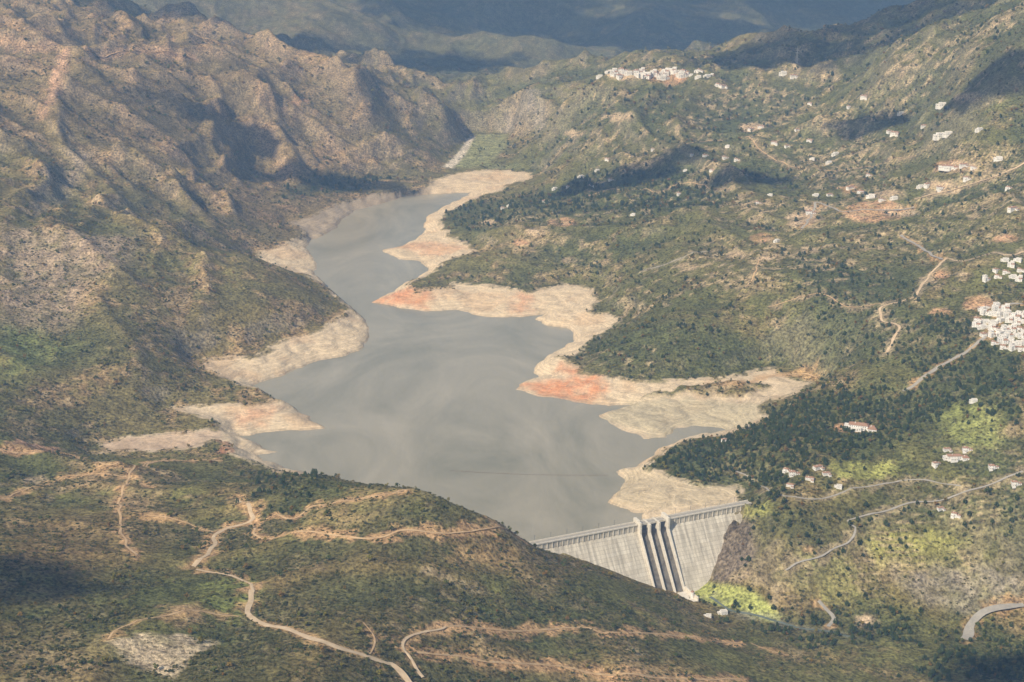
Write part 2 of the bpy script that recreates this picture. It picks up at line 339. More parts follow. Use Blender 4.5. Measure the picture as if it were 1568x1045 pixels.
# ---------------------------------------------------------------- roads
m_dirt=noise_mat('dirt_road_soil',(.50,.37,.23),(.64,.49,.32),.12)
m_orange=noise_mat('dirt_track_soil',(.48,.31,.16),(.58,.41,.23),.1)
m_asph=noise_mat('road_surface_grey',(.30,.28,.245),(.38,.35,.30),.2)
def road(name,px,width,mat,paint=(.50,.31,.155),pw=7,gap=320,pk=.6):
    global col,dens
    P=[ground(u,v)[:2] for u,v in px]
    runs=[[P[0]]]
    for a,b in zip(P[:-1],P[1:]):
        if np.linalg.norm(b-a)>gap: runs.append([b])
        else: runs[-1].append(b)
    vs=[];fs=[]
    for R in runs:
        if len(R)<2: continue
        R=np.array(R); E=np.vstack([2*R[0]-R[1],R,2*R[-1]-R[-2]])
        pts=[]
        for i in range(1,len(E)-2):
            p0,p1,p2,p3=E[i-1:i+3]; nn=max(2,int(np.linalg.norm(p2-p1)/6))
            for t in np.arange(nn)/nn:
                pts.append(.5*((2*p1)+(-p0+p2)*t+(2*p0-5*p1+4*p2-p3)*t*t+(-p0+3*p1-3*p2+p3)*t**3))
        pts.append(E[-2]); pts=np.array(pts)
        pts[:,0]+=gn(pts[:,0]/35,pts[:,1]/35,7)*5
        T=np.gradient(pts,axis=0); T/=np.linalg.norm(T,axis=1)[:,None]+1e-9; Nn=np.stack([-T[:,1],T[:,0]],1)
        ww=width*(1+.35*gn(pts[:,0]/20,pts[:,1]/20,9))[:,None]/2
        l=pts+Nn*ww; r=pts-Nn*ww
        zc=HS(pts[:,0],pts[:,1]);zl=HS(l[:,0],l[:,1]);zr=HS(r[:,0],r[:,1])
        z=np.maximum(np.maximum(zl,zr),zc); k=np.ones(3)/3; z=np.convolve(np.pad(z,1,'edge'),k,'valid')+.35
        zl2=np.maximum(zl+.25,z-.6); zr2=np.maximum(zr+.25,z-.6)
        b=len(vs)
        for i in range(len(pts)):
            vs+= [(l[i,0],l[i,1],zl2[i]),(pts[i,0],pts[i,1],max(zc[i]+.35,z[i]-.3)),(r[i,0],r[i,1],zr2[i])]
        for i in range(len(pts)-1):
            a=b+i*3; fs+=[(a,a+1,a+4,a+3),(a+1,a+2,a+5,a+4)]
        lo=pts.min(0)-40;hi=pts.max(0)+40
        bb=(GXX>lo[0])&(GXX<hi[0])&(GYY>lo[1])&(GYY<hi[1])
        if bb.any():
            sub=pts[::2] if len(pts)>6 else pts
            d=segdist(GXX[bb],GYY[bb],np.vstack([sub,pts[-1:]]),False)
            m=sstep(pw*1.4,pw*.3,d+g3[bb]*22)*pk
            col[bb]=col[bb]*(1-m[:,None])+np.array(paint)*m[:,None]
            dens[bb]*=sstep(width*.5,width*1.0+2,d+g3[bb]*4)
    if vs: mkobj(name,vs,fs,[mat])
D='dirt_road';T='dirt_track';R='paved_road'
road(D,[(640,1060),(600,1020),(590,1015),(545,1000),(500,985),(440,965),(400,955),(382,930),(390,905)],6.0,m_dirt,pw=8)
road(D,[(295,868),(320,845),(335,815),(385,798),(382,785),(365,765)],4.8,m_dirt,pw=11,pk=.8)
road(D,[(300,872),(330,878),(365,885),(392,905)],3,m_dirt,pw=7,pk=.7)
road(T,[(385,800),(400,825),(480,815),(560,825),(620,812),(700,818),(800,826)],2.6,m_orange,pw=9,pk=.85)
road(T,[(420,790),(450,795),(480,775),(520,768),(590,757),(620,750),(662,748)],2.6,m_orange,pw=9,pk=.85)
road(D,[(650,1040),(625,1005),(618,990),(630,972),(680,960)],3.0,m_dirt,pw=5)
road(T,[(680,960),(750,963),(830,965),(890,960),(930,970),(1000,970),(1060,975),(1130,985)],2.6,m_orange,pw=10,pk=.9)
road(T,[(640,1000),(700,1005),(760,1015),(850,1020),(950,1033),(1060,1040),(1140,1042)],2.8,m_orange,pw=10,pk=.9)
road(T,[(205,850),(185,810),(182,775),(190,745),(230,710),(300,706),(340,706)],2.6,m_orange,pw=6,pk=.8)
road(T,[(0,765),(50,745),(100,730),(190,730),(230,745)],1.8,m_orange,pw=8,pk=.8)
road(T,[(0,688),(60,690),(110,697),(170,712),(230,708)],1.8,m_orange,pw=7,pk=.7)
road(T,[(165,980),(200,955),(250,945),(300,935),(370,945)],2.0,m_orange,pw=7,pk=.6)
road(T,[(230,790),(280,800),(325,815)],1.6,m_orange,pw=6,pk=.6)
road(T,[(560,1000),(575,985),(560,955)],1.6,m_orange,pw=5)
road(T,[(1150,985),(1190,1000),(1220,1005)],1.6,m_orange,pw=6)
road(R,[(1568,465),(1540,470),(1510,515),(1470,545),(1440,560),(1400,590),(1380,600)],6,m_asph,pw=6)
road(D,[(1568,385),(1540,390),(1470,400),(1445,400),(1410,440),(1400,455),(1350,470),(1350,490),(1375,500),(1360,540)],3.8,m_dirt,pw=10,paint=(.40,.31,.2))
road(R,[(1380,360),(1400,375),(1420,385),(1440,400)],6,m_asph,pw=5)
road(D,[(1200,875),(1260,850),(1300,830),(1310,808),(1300,798),(1350,785),(1400,770),(1450,765),(1510,745),(1568,722)],2.6,m_asph,pw=5,paint=(.36,.28,.17))
road(R,[(1478,972),(1485,955),(1505,940),(1540,932),(1568,928)],11,m_asph,pw=9)
road(R,[(1250,920),(1262,935),(1275,948),(1268,960)],5,m_asph,pw=4)
road(R,[(1230,350),(1245,325),(1250,310),(1275,318),(1290,325),(1350,322),(1400,318)],5,m_asph,pw=6)
road(D,[(1400,305),(1440,296),(1480,285),(1530,268),(1568,250)],4,m_dirt,pw=8,paint=(.42,.32,.2))
road(T,[(1140,440),(1155,420),(1160,400),(1190,392),(1240,385)],2,m_orange,pw=7,paint=(.40,.30,.18))
road(R,[(985,415),(1010,408),(1050,392),(1080,385)],3.5,m_asph,pw=5,paint=(.42,.35,.24))
road(T,[(1110,590),(1150,585),(1190,575),(1230,572),(1248,580)],3,m_orange,pw=12)
road(T,[(1180,470),(1250,450),(1300,470),(1350,465)],1.5,m_orange,pw=5,paint=(.36,.27,.17))
road(T,[(900,300),(940,290),(1000,295),(1060,280),(1120,290)],2,m_orange,pw=6,paint=(.36,.27,.17))
road(T,[(0,62),(60,72),(140,80),(220,78),(300,92)],3,m_orange,pw=12,paint=(.48,.31,.19))
road(T,[(1040,220),(1100,215),(1180,240),(1260,260),(1330,255),(1400,240)],2.5,m_orange,pw=6,paint=(.36,.27,.17))
road(T,[(1190,760),(1250,765),(1330,745),(1400,735),(1470,745)],2.0,m_asph,pw=4,paint=(.36,.28,.17))
road(T,[(1120,720),(1150,735),(1180,752)],2.0,m_asph,pw=4,paint=(.36,.28,.17))
road('river',[(1085,915),(1120,935),(1170,945),(1230,962),(1300,975)],3.5,noise_mat('river_water',(.10,.13,.11),(.16,.18,.15),.1,.15,spec=.5),(.28,.26,.2),6,pk=.35)
# ---------------------------------------------------------------- terrain mesh
nv=NY*NX
co=np.stack([GXX,GYY,H],-1).reshape(-1,3).astype(np.float32)
idx=np.arange(nv).reshape(NY,NX)
quads=np.stack([idx[:-1,:-1],idx[:-1,1:],idx[1:,1:],idx[1:,:-1]],-1).reshape(-1,4)
me=bpy.data.meshes.new('terrain'); me.vertices.add(nv); me.vertices.foreach_set('co',co.ravel())
nf=len(quads); me.loops.add(nf*4); me.loops.foreach_set('vertex_index',quads.ravel().astype(np.int32))
me.polygons.add(nf); me.polygons.foreach_set('loop_start',np.arange(0,nf*4,4,dtype=np.int32))
me.polygons.foreach_set('use_smooth',np.ones(nf,bool))
me.update(calc_edges=True)
ca=me.color_attributes.new('cover','FLOAT_COLOR','POINT')
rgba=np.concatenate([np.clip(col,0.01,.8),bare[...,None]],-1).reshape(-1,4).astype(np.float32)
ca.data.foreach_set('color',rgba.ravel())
ter_o=bpy.data.objects.new('terrain',me); scene.collection.objects.link(ter_o)
m,nt,b=newmat('hillside_scrub_and_soil'); N=nt.nodes.new;L=nt.links.new
at_=N('ShaderNodeAttribute'); at_.attribute_name='cover'
geo=N('ShaderNodeNewGeometry')
def nz_(scale,det=4,rough=.6):
    t=N('ShaderNodeTexNoise'); t.inputs['Scale'].default_value=scale; t.inputs['Detail'].default_value=det; t.inputs['Roughness'].default_value=rough
    L(geo.outputs['Position'],t.inputs['Vector']); return t
def mrange(src,a,b_,c,d):
    r=N('ShaderNodeMapRange'); r.inputs['From Min'].default_value=a;r.inputs['From Max'].default_value=b_;r.inputs['To Min'].default_value=c;r.inputs['To Max'].default_value=d
    L(src,r.inputs['Value']); return r.outputs[0]
def mth(op,a,b_=None):
    r=N('ShaderNodeMath'); r.operation=op
    for i,x in enumerate((a,b_)):
        if x is None: continue
        if isinstance(x,(int,float)): r.inputs[i].default_value=x
        else: L(x,r.inputs[i])
    return r.outputs[0]
n1=nz_(.22,4,.7); n2=nz_(.045,3,.6)
scrub=mth('MULTIPLY',mrange(n1.outputs['Fac'],.36,.64,.36,1.62),mrange(n2.outputs['Fac'],.35,.65,.74,1.26))
sep=N('ShaderNodeSeparateXYZ');L(geo.outputs['Position'],sep.inputs[0])
zz_=mth('ADD',mth('MULTIPLY',sep.outputs['Z'],2.1),mth('MULTIPLY',n2.outputs['Fac'],3.0))
b1=mth('SINE',zz_); b2=mth('SINE',mth('MULTIPLY',zz_,2.63))
amp_=mrange(n2.outputs['Fac'],.4,.6,.04,.11)
band=mth('ADD',mth('MULTIPLY',mth('ADD',b1,b2),amp_),mrange(n1.outputs['Fac'],.35,.65,.80,1.14))
mx=N('ShaderNodeMix');mx.data_type='FLOAT';L(at_.outputs['Alpha'],mx.inputs[0]);L(scrub,mx.inputs[2]);L(band,mx.inputs[3])
vm=N('ShaderNodeVectorMath');vm.operation='SCALE';L(at_.outputs['Color'],vm.inputs[0]);L(mx.outputs[0],vm.inputs['Scale'])
L(vm.outputs[0],b.inputs['Base Color']); b.inputs['Roughness'].default_value=1; b.inputs['Specular IOR Level'].default_value=.03
bp=N('ShaderNodeBump');bp.inputs['Distance'].default_value=2.6
L(mrange(at_.outputs['Alpha'],0,1,1,.5),bp.inputs['Strength'])
L(n1.outputs['Fac'],bp.inputs['Height']);L(bp.outputs['Normal'],b.inputs['Normal'])
me.materials.append(m)
# ---------------------------------------------------------------- lake
tri=geometry.tessellate_polygon([[Vector((p[0],p[1],0)) for p in V]])
mw,nt,b=newmat('silty_lake_water'); N=nt.nodes.new;L=nt.links.new
geo=N('ShaderNodeNewGeometry')
mp=N('ShaderNodeMapping'); mp.inputs['Scale'].default_value=(1,.45,1);mp.inputs['Rotation'].default_value=(0,0,.5);L(geo.outputs['Position'],mp.inputs['Vector'])
t1=N('ShaderNodeTexNoise');t1.inputs['Scale'].default_value=.0045;t1.inputs['Detail'].default_value=8;t1.inputs['Roughness'].default_value=.6;t1.inputs['Distortion'].default_value=2.4;L(mp.outputs[0],t1.inputs['Vector'])
cr=N('ShaderNodeValToRGB');cr.color_ramp.elements[0].position=.3;cr.color_ramp.elements[1].position=.72
cr.color_ramp.elements[0].color=(.215,.205,.15,1);cr.color_ramp.elements[1].color=(.375,.335,.255,1)
L(t1.outputs['Fac'],cr.inputs['Fac']);L(cr.outputs[0],b.inputs['Base Color'])
t2=N('ShaderNodeTexNoise');t2.inputs['Scale'].default_value=.12;t2.inputs['Detail'].default_value=5;L(mp.outputs[0],t2.inputs['Vector'])
bp=N('ShaderNodeBump');bp.inputs['Strength'].default_value=.7;bp.inputs['Distance'].default_value=.6;L(t2.outputs['Fac'],bp.inputs['Height']);L(bp.outputs['Normal'],b.inputs['Normal'])
b.inputs['IOR'].default_value=1.33; b.inputs['Roughness'].default_value=.22
mkobj('lake_water',[(p[0],p[1],0) for p in V],[tuple(t) for t in tri],[mw])
m_buoy=noise_mat('buoy_plastic',(.10,.07,.05),(.2,.12,.08),2)
bv=[];bf=[]
pa=np.array(at(690,721,0));pb=np.array(at(800,725,0));pc=np.array(at(930,728,0))
for i in range(110):
    t=i/109; p=(1-t)**2*pa+2*t*(1-t)*(pb+np.array([0,-10]))+t*t*pc
    k=len(bv)
    for a in range(6): bv.append((p[0]+.9*math.cos(a*1.047),p[1]+.5*math.sin(a*1.047),.1+.3*(a%2)))
    bv.append((p[0],p[1],.6))
    bf+=[(k+a,k+(a+1)%6,k+6) for a in range(6)]
mkobj('floating_buoy_line',bv,bf,[m_buoy])
# ---------------------------------------------------------------- dam
class MB:
    def __init__(s): s.v=[];s.f=[];s.m=[]
    def box(s,a,b,mi=0):
        k=len(s.v); x0,y0,z0=a;x1,y1,z1=b
        s.v+=[(x0,y0,z0),(x1,y0,z0),(x1,y1,z0),(x0,y1,z0),(x0,y0,z1),(x1,y0,z1),(x1,y1,z1),(x0,y1,z1)]
        for q_ in [(0,3,2,1),(4,5,6,7),(0,1,5,4),(1,2,6,5),(2,3,7,6),(3,0,4,7)]: s.f.append(tuple(k+i for i in q_)); s.m.append(mi)
    def prism(s,prof,s0,s1,mi=0):
        k=len(s.v); n_=len(prof)
        s.v+=[(s0,y,z) for y,z in prof]+[(s1,y,z) for y,z in prof]
        for i in range(n_): j=(i+1)%n_; s.f.append((k+i,k+j,k+n_+j,k+n_+i)); s.m.append(mi)
        s.f.append(tuple(k+i for i in range(n_))[::-1]); s.m.append(mi); s.f.append(tuple(k+n_+i for i in range(n_))); s.m.append(mi)
    def obj(s,name,mats,parent=None): return mkobj(name,s.v,s.f,mats,s.m,parent=parent)
dam=bpy.data.objects.new('concrete_dam',None); scene.collection.objects.link(dam)
dam.matrix_world=Matrix(((AX[0],-DN[0],0,P0[0]),(AX[1],-DN[1],0,P0[1]),(0,0,1,0),(0,0,0,1)))
mc,nt,b=newmat('dam_concrete'); N=nt.nodes.new;L=nt.links.new
tc=N('ShaderNodeTexCoord')
sx=N('ShaderNodeSeparateXYZ');L(tc.outputs['Object'],sx.inputs[0])
cb=N('ShaderNodeCombineXYZ');L(sx.outputs['X'],cb.inputs['X']);L(sx.outputs['Z'],cb.inputs['Y'])
br=N('ShaderNodeTexBrick');br.offset=0;br.inputs['Scale'].default_value=1;br.inputs['Brick Width'].default_value=14;br.inputs['Row Height'].default_value=4.2;br.inputs['Mortar Size'].default_value=.16
br.inputs['Color1'].default_value=(.52,.47,.38,1);br.inputs['Color2'].default_value=(.60,.55,.455,1);br.inputs['Mortar'].default_value=(.36,.32,.26,1)
L(cb.outputs[0],br.inputs['Vector'])
mp=N('ShaderNodeMapping');mp.inputs['Scale'].default_value=(.3,.03,.04);L(tc.outputs['Object'],mp.inputs['Vector'])
ns=N('ShaderNodeTexNoise');ns.inputs['Scale'].default_value=1;ns.inputs['Detail'].default_value=6;L(mp.outputs[0],ns.inputs['Vector'])
rr=N('ShaderNodeMapRange');rr.inputs['From Min'].default_value=.35;rr.inputs['From Max'].default_value=.62;rr.inputs['To Min'].default_value=.66;rr.inputs['To Max'].default_value=1.08;L(ns.outputs['Fac'],rr.inputs['Value'])
vm=N('ShaderNodeVectorMath');vm.operation='SCALE';L(br.outputs['Color'],vm.inputs[0]);L(rr.outputs[0],vm.inputs['Scale']);L(vm.outputs[0],b.inputs['Base Color']);b.inputs['Roughness'].default_value=.9
m_wcon=noise_mat('pale_concrete',(.58,.53,.44),(.70,.65,.56),.3)
m_dcon=noise_mat('stained_spillway_concrete',(.10,.092,.08),(.19,.175,.15),.15)
m_gate=noise_mat('gate_steel',(.07,.08,.09),(.12,.13,.14),.5,.5)
CR=25.0; SL=.76; BZ=-62.0
def prof(top=CR,rec=0,w=8.0,vert=9.0):
    yb=-(w+(top-vert-BZ)*SL)+rec
    return [(0,BZ),(0,top),(-w,top),(-w,top-vert),(yb,BZ)]
g=MB(); g.prism(prof(),-28,129,0); g.prism(prof(),171,296,0); g.obj('gravity_blocks',[mc],dam)
def ysurf(z,top=CR,w=8.0,vert=9.0): return -(w+(top-vert-z)*SL)
g=MB()
g.prism([(0,BZ),(0,12),(-3,15),(-6,14.5),(-10,11),(-13,6.5),(ysurf(0)+2.2,0),(ysurf(BZ)+2.2,BZ)],129,171,0); g.obj('spillway_chute',[m_dcon],dam)
g=MB()
for i,s0 in enumerate((129,142.4,155.8,169.2)):
    w=2.2
    g.box((s0,-15,4),(s0+w-.003*i,4,CR+(.6 if i in(1,2) else 5)),0)
    pr=[(-14,CR-9),(ysurf(-52)-2.6,-52),(ysurf(-52)+4,-52),(-9,CR-12)]
    g.prism([(y,z) for y,z in pr],s0+.2,s0+w-.2,0)
    if i in(0,3): g.box((s0-.6,-9,CR+5),(s0+w+.6,2,CR+5.8),0)
g.obj('spillway_piers_and_training_walls',[m_wcon],dam)
g=MB()
for s0 in (131.3,144.7,158.1):
    pr=[(-2+3*math.sin(a)-4,14+4.0*(i)) for i,a in enumerate((.2,.7,.9))]
    g.prism(pr+[(-5.8,22),(-5.8,14)],s0,s0+11,0)
g.obj('radial_gates',[m_gate],dam)
g=MB()
g.box((131.3,-8.8,CR-1.6),(142.3,.8,CR-.02),0);g.box((144.7,-8.8,CR-1.6),(155.7,.8,CR-.02),0);g.box((158.1,-8.8,CR-1.6),(169.1,.8,CR-.02),0)
for a,bb in ((-28,128.3),(171.9,296)):
    g.box((a,-9.1,CR-.5),(bb,-8.01,CR+1.3),0); g.box((a,.01,CR-.5),(bb,.6,CR+1.3),0)
    s=a+3
    while s<bb-2: g.box((s,-8.75,CR-8.6),(s+1.0,-8.005,CR-.52),0); s+=7.0
g.box((131.25,-9.1,CR+.0),(169.15,-8.7,CR+1.25),0);g.box((131.25,.3,CR),(169.15,.6,CR+1.25),0)
g.obj('crest_parapets_and_bridge',[m_wcon],dam)
g=MB(); g.box((-27,-7.6,CR+.004),(128.9,-.3,CR+.05),0); g.box((171.1,-7.6,CR+.004),(295,-.3,CR+.05),0); g.box((131.4,-7.6,CR+.004),(169,-.3,CR+.06),0)
g.obj('crest_road',[m_asph],dam)
g=MB()
for s in range(-10,290,22):
    if 120<s<175: continue
    g.box((s,.62,CR),(s+.25,.87,CR+8),0); g.box((s,-1.2,CR+8),(s+.25,.87,CR+8.2),0)
g.obj('crest_lamp_posts',[m_gate],dam)
g=MB(); g.box((128.5,ysurf(-52)-30,-55),(171.5,ysurf(-52)-2,-50.5),0)
g.box((127,ysurf(-52)-30,-55),(128.49,ysurf(-52)+2,-46),0);g.box((171.51,ysurf(-52)-30,-55),(173,ysurf(-52)+2,-46),0)
g.obj('stilling_basin',[m_wcon],dam)
# ---------------------------------------------------------------- houses
m_white=noise_mat('whitewashed_wall',(.66,.64,.60),(.78,.76,.72),.4)
m_tile=noise_mat('clay_roof_tiles',(.27,.15,.10),(.38,.24,.16),.9)
m_flat=noise_mat('flat_roof_terrace',(.50,.45,.39),(.62,.58,.52),.4)
m_glass=noise_mat('window_glass_dark',(.03,.035,.04),(.06,.07,.08),1,.2,spec=.5)
m_door=noise_mat('wooden_door',(.12,.07,.035),(.18,.10,.05),2)
def wing(g,x0,y0,w,d,h,roof):
    g.box((x0,y0,-6),(x0+w,y0+d,h),0)
    if roof=='gable':
        k=len(g.v); e=.5; r=h+d*.26
        g.v+=[(x0-e,y0-e,h+.05),(x0+w+e,y0-e,h+.05),(x0+w+e,y0+d+e,h+.05),(x0-e,y0+d+e,h+.05),(x0+d*.3,y0+d/2,r),(x0+w-d*.3,y0+d/2,r)]
        for f in [(0,1,5,4),(2,3,4,5),(1,2,5),(3,0,4),(3,2,1,0)]: g.f.append(tuple(k+i for i in f)); g.m.append(1)
        g.box((x0+w*.3,y0+d*.3,h),(x0+w*.3+.8,y0+d*.3+.8,r+.8),0)
    else:
        t=.3; g.box((x0+t,y0+t,h+.003),(x0+w-t,y0+d-t,h+.05),2)
        for a,bb in (((x0,y0),(x0+w,y0+t)),((x0,y0+d-t),(x0+w,y0+d)),((x0,y0+t),(x0+t,y0+d-t)),((x0+w-t,y0+t),(x0+w,y0+d-t))):
            g.box((*a,h+.004),(*bb,h+.9),0)
    nfl=max(1,int(h/2.9))
    for fl in range(nfl):
        z=fl*2.9+1.0; x=x0+1.2
        while x<x0+w-2:
            if fl==0 and abs(x-(x0+w/2))<1.3: g.box((x,y0-.03,0),(x+1.1,y0-.004,2.2),4); 
            else:
                g.box((x,y0-.03,z),(x+1.2,y0-.004,z+1.3),3)
            g.box((x,y0+d+.004,z),(x+1.2,y0+d+.03,z+1.3),3); x+=2.7
        y=y0+1.2
        while y<y0+d-2:
            g.box((x0-.03,y,z),(x0-.004,y+1.2,z+1.3),3); g.box((x0+w+.004,y,z),(x0+w+.03,y+1.2,z+1.3),3); y+=2.9
hm=[]
def hvar(fn):
    g=MB(); fn(g); me=bpy.data.meshes.new('house_mesh'); me.from_pydata(g.v,[],g.f)
    for m_ in (m_white,m_tile,m_flat,m_glass,m_door): me.materials.append(m_)
    me.polygons.foreach_set('material_index',g.m); me.update(); hm.append(me)
hvar(lambda g:(wing(g,-8,-4,16,8,5.8,'gable'),wing(g,3,-9,6,5,3.2,'gable')))
hvar(lambda g:(wing(g,-6,-5,12,9,6.2,'flat'),wing(g,-11,-3,5,7,3.2,'flat')))
hvar(lambda g:(wing(g,-7,-4,10,8,6,'gable'),wing(g,3,-3,7,6,3.3,'gable'),wing(g,-7,-7,6,3,3,'flat')))
hvar(lambda g:(wing(g,-18,-6,24,11,6.2,'gable'),wing(g,6,-10,11,14,4,'gable'),wing(g,-14,-10,12,4,3.2,'flat'),wing(g,-24,-3,6,7,3.4,'flat')))
hvar(lambda g:(wing(g,-8,-5,8,9,9,'flat'),wing(g,0,-6,8,9,6.2,'gable'),wing(g,-2,3,9,7,11.8,'flat')))
hpos=[]
def house(u,v,sc=1.0,kind=None,name='white_house'):
    p=ground(u,v); k=random.choice([0,1,2]) if kind is None else kind
    o=bpy.data.objects.new(name,hm[k]); scene.collection.objects.link(o)
    o.location=(p[0],p[1],p[2]+.4*sc); o.rotation_euler=(0,0,random.uniform(-.6,.6)); o.scale=(sc,sc,sc*.9); hpos.append((p[0],p[1],14*sc))
house(1322,657,1.1,3,'white_villa'); house(1466,702,.8,3,'white_villa'); house(1455,258,.95,3,'white_villa')
for u,v,s in [(1215,727,1.1),(1205,722,.9),(1252,718,1),(1285,747,.8),(1240,735,.9),(1520,717,1),(1555,742,1),(1433,712,.9),(1450,690,.8),(1480,690,1),(1265,727,.8),(1210,745,.8),(1463,790,.9),(1440,780,.7),(1492,615,.8),(1110,676,.9),(1108,940,.9),(1085,945,.7),
  (1240,328,1.5),(1302,290,1.4),(1318,296,1.2),(1335,303,1.4),(1350,308,1.2),(1420,285,1.2),(1250,300,1),(1370,305,1.1),(1440,290,1.3),(1480,275,1.2),(1410,287,1),(1270,300,1),
  (770,320,1),(835,310,1.2),(890,272,1.2),(935,277,1.1),(1110,243,1.2),(1080,240,1.2),(1128,246,1.1),(1090,262,.9),(1150,200,1.4),(1165,196,1.3),(1185,220,1.2),(1240,217,1.2),(1280,237,1.2),(1370,207,1.6),(1362,203,1.2),(1440,210,1.8),(1452,207,1.5),(1443,163,1.7),(1322,150,1.3),(1240,160,1),(1100,132,1.5),(1108,134,1.3),(1200,113,1.5),(1215,118,1.4),(1530,245,1.3),(1550,322,1.3),(1540,400,1),(1160,312,1),(1040,298,1),(1475,255,1.2),(1490,258,1),(1060,238,1),(1205,225,1),(850,290,1),(905,285,.9),(1245,245,1),(1190,370,.9),(1560,400,1),(1000,230,1),(930,245,1),(1330,270,1.1),(1270,250,1),(1380,175,1.1),(1500,200,1.1),(1415,195,1.1),(1545,290,1.1),(1180,300,.9),(970,330,.9),(870,287,.9),(780,316,.8),(915,262,.9),(1050,262,.8),(1115,225,.9),(1220,200,.9),(1300,165,1)]: house(u,v,s*.76)
for i in range(38):
    u=random.uniform(918,1110) if i%3 else random.uniform(945,1045); v=117-abs(u-1010)*.03+random.uniform(-6,5)
    house(u,v,random.uniform(.85,1.4)*(1.15 if 940<u<1050 else .8),random.choice([1,2,4,1]),'village_house')
for r_,(v0,u0,u1) in enumerate([(472,1498,1550),(482,1502,1568),(492,1492,1568),(503,1490,1568),(513,1505,1572),(523,1520,1575),(533,1535,1580)]):
    u=u0+random.uniform(0,6)
    while u<u1: house(u,v0+random.uniform(-3,3)+(u-1500)*.06,random.uniform(.65,.95),random.choice([1,1,4,4,2]),'village_house'); u+=random.uniform(9,14)
for u,v in [(1528,425),(1540,418),(1552,425),(1548,408),(1562,415),(1525,415),(1560,430),(1510,430)]: house(u,v,.7,random.choice([1,4,2]),'village_house')
p=ground(1060,917); g=MB()
def cyl(g,x,y,z0,z1,r0,r1,n_=12,mi=0):
    k=len(g.v); g.v+=[(x+r0*math.cos(i*6.2832/n_),y+r0*math.sin(i*6.2832/n_),z0) for i in range(n_)]+[(x+r1*math.cos(i*6.2832/n_),y+r1*math.sin(i*6.2832/n_),z1) for i in range(n_)]
    for i in range(n_): g.f.append((k+i,k+(i+1)%n_,k+n_+(i+1)%n_,k+n_+i)); g.m.append(mi)
    g.f.append(tuple(k+n_+i for i in range(n_))); g.m.append(mi)
cyl(g,0,0,-3,9,2.2,2.2);cyl(g,0,0,9,9.6,2.7,2.7);cyl(g,0,0,9.6,11.5,2.5,.2,12,1)
o=g.obj('valve_tower',[m_white,m_tile]); o.location=p
p=ground(1220,97); g=MB()
for a,bb in ((-1,-1),(1,-1),(1,1),(-1,1)):
    cyl(g,a*2.2,bb*2.2,-2,14,.5,.45,5); cyl(g,a*1.3,bb*1.3,14,30,.45,.35,5)
for z in range(2,30,4): g.box((-2.3,-2.3,z),(2.3,-1.9,z+.4));g.box((-2.3,1.9,z),(2.3,2.3,z+.4));g.box((-2.3,-1.9,z),(-1.9,1.9,z+.4));g.box((1.9,-1.9,z),(2.3,1.9,z+.4))
cyl(g,0,0,28,48,.8,.3,6); g.box((-6,-.4,30),(6,.4,30.8)); g.box((-4,-.4,36),(4,.4,36.8))
o=g.obj('radio_mast',[m_wcon]); o.location=p
# ---------------------------------------------------------------- vegetation
def leafmat(name,cols_):
    m,nt,b=newmat(name);N=nt.nodes.new;L=nt.links.new
    oi=N('ShaderNodeObjectInfo');cr=N('ShaderNodeValToRGB')
    e=cr.color_ramp.elements
    e[0].position=0;e[0].color=(*cols_[0],1);e[1].position=1;e[1].color=(*cols_[-1],1)
    for i,c in enumerate(cols_[1:-1]): x=e.new((i+1)/(len(cols_)-1)); x.color=(*c,1)
    L(oi.outputs['Random'],cr.inputs['Fac']);L(cr.outputs[0],b.inputs['Base Color']);b.inputs['Roughness'].default_value=.9;b.inputs['Specular IOR Level'].default_value=.1
    return m
m_bush=leafmat('scrub_leaves',[(.045,.055,.020),(.075,.08,.03),(.11,.102,.038),(.16,.13,.055)])
m_pine=leafmat('pine_needles',[(.035,.053,.020),(.047,.070,.026),(.065,.088,.03)])
m_broad=leafmat('broadleaf_leaves',[(.045,.063,.021),(.075,.092,.028),(.12,.128,.035),(.18,.155,.035),(.19,.105,.035)])
m_bark=noise_mat('bark',(.09,.06,.04),(.14,.10,.07),3)
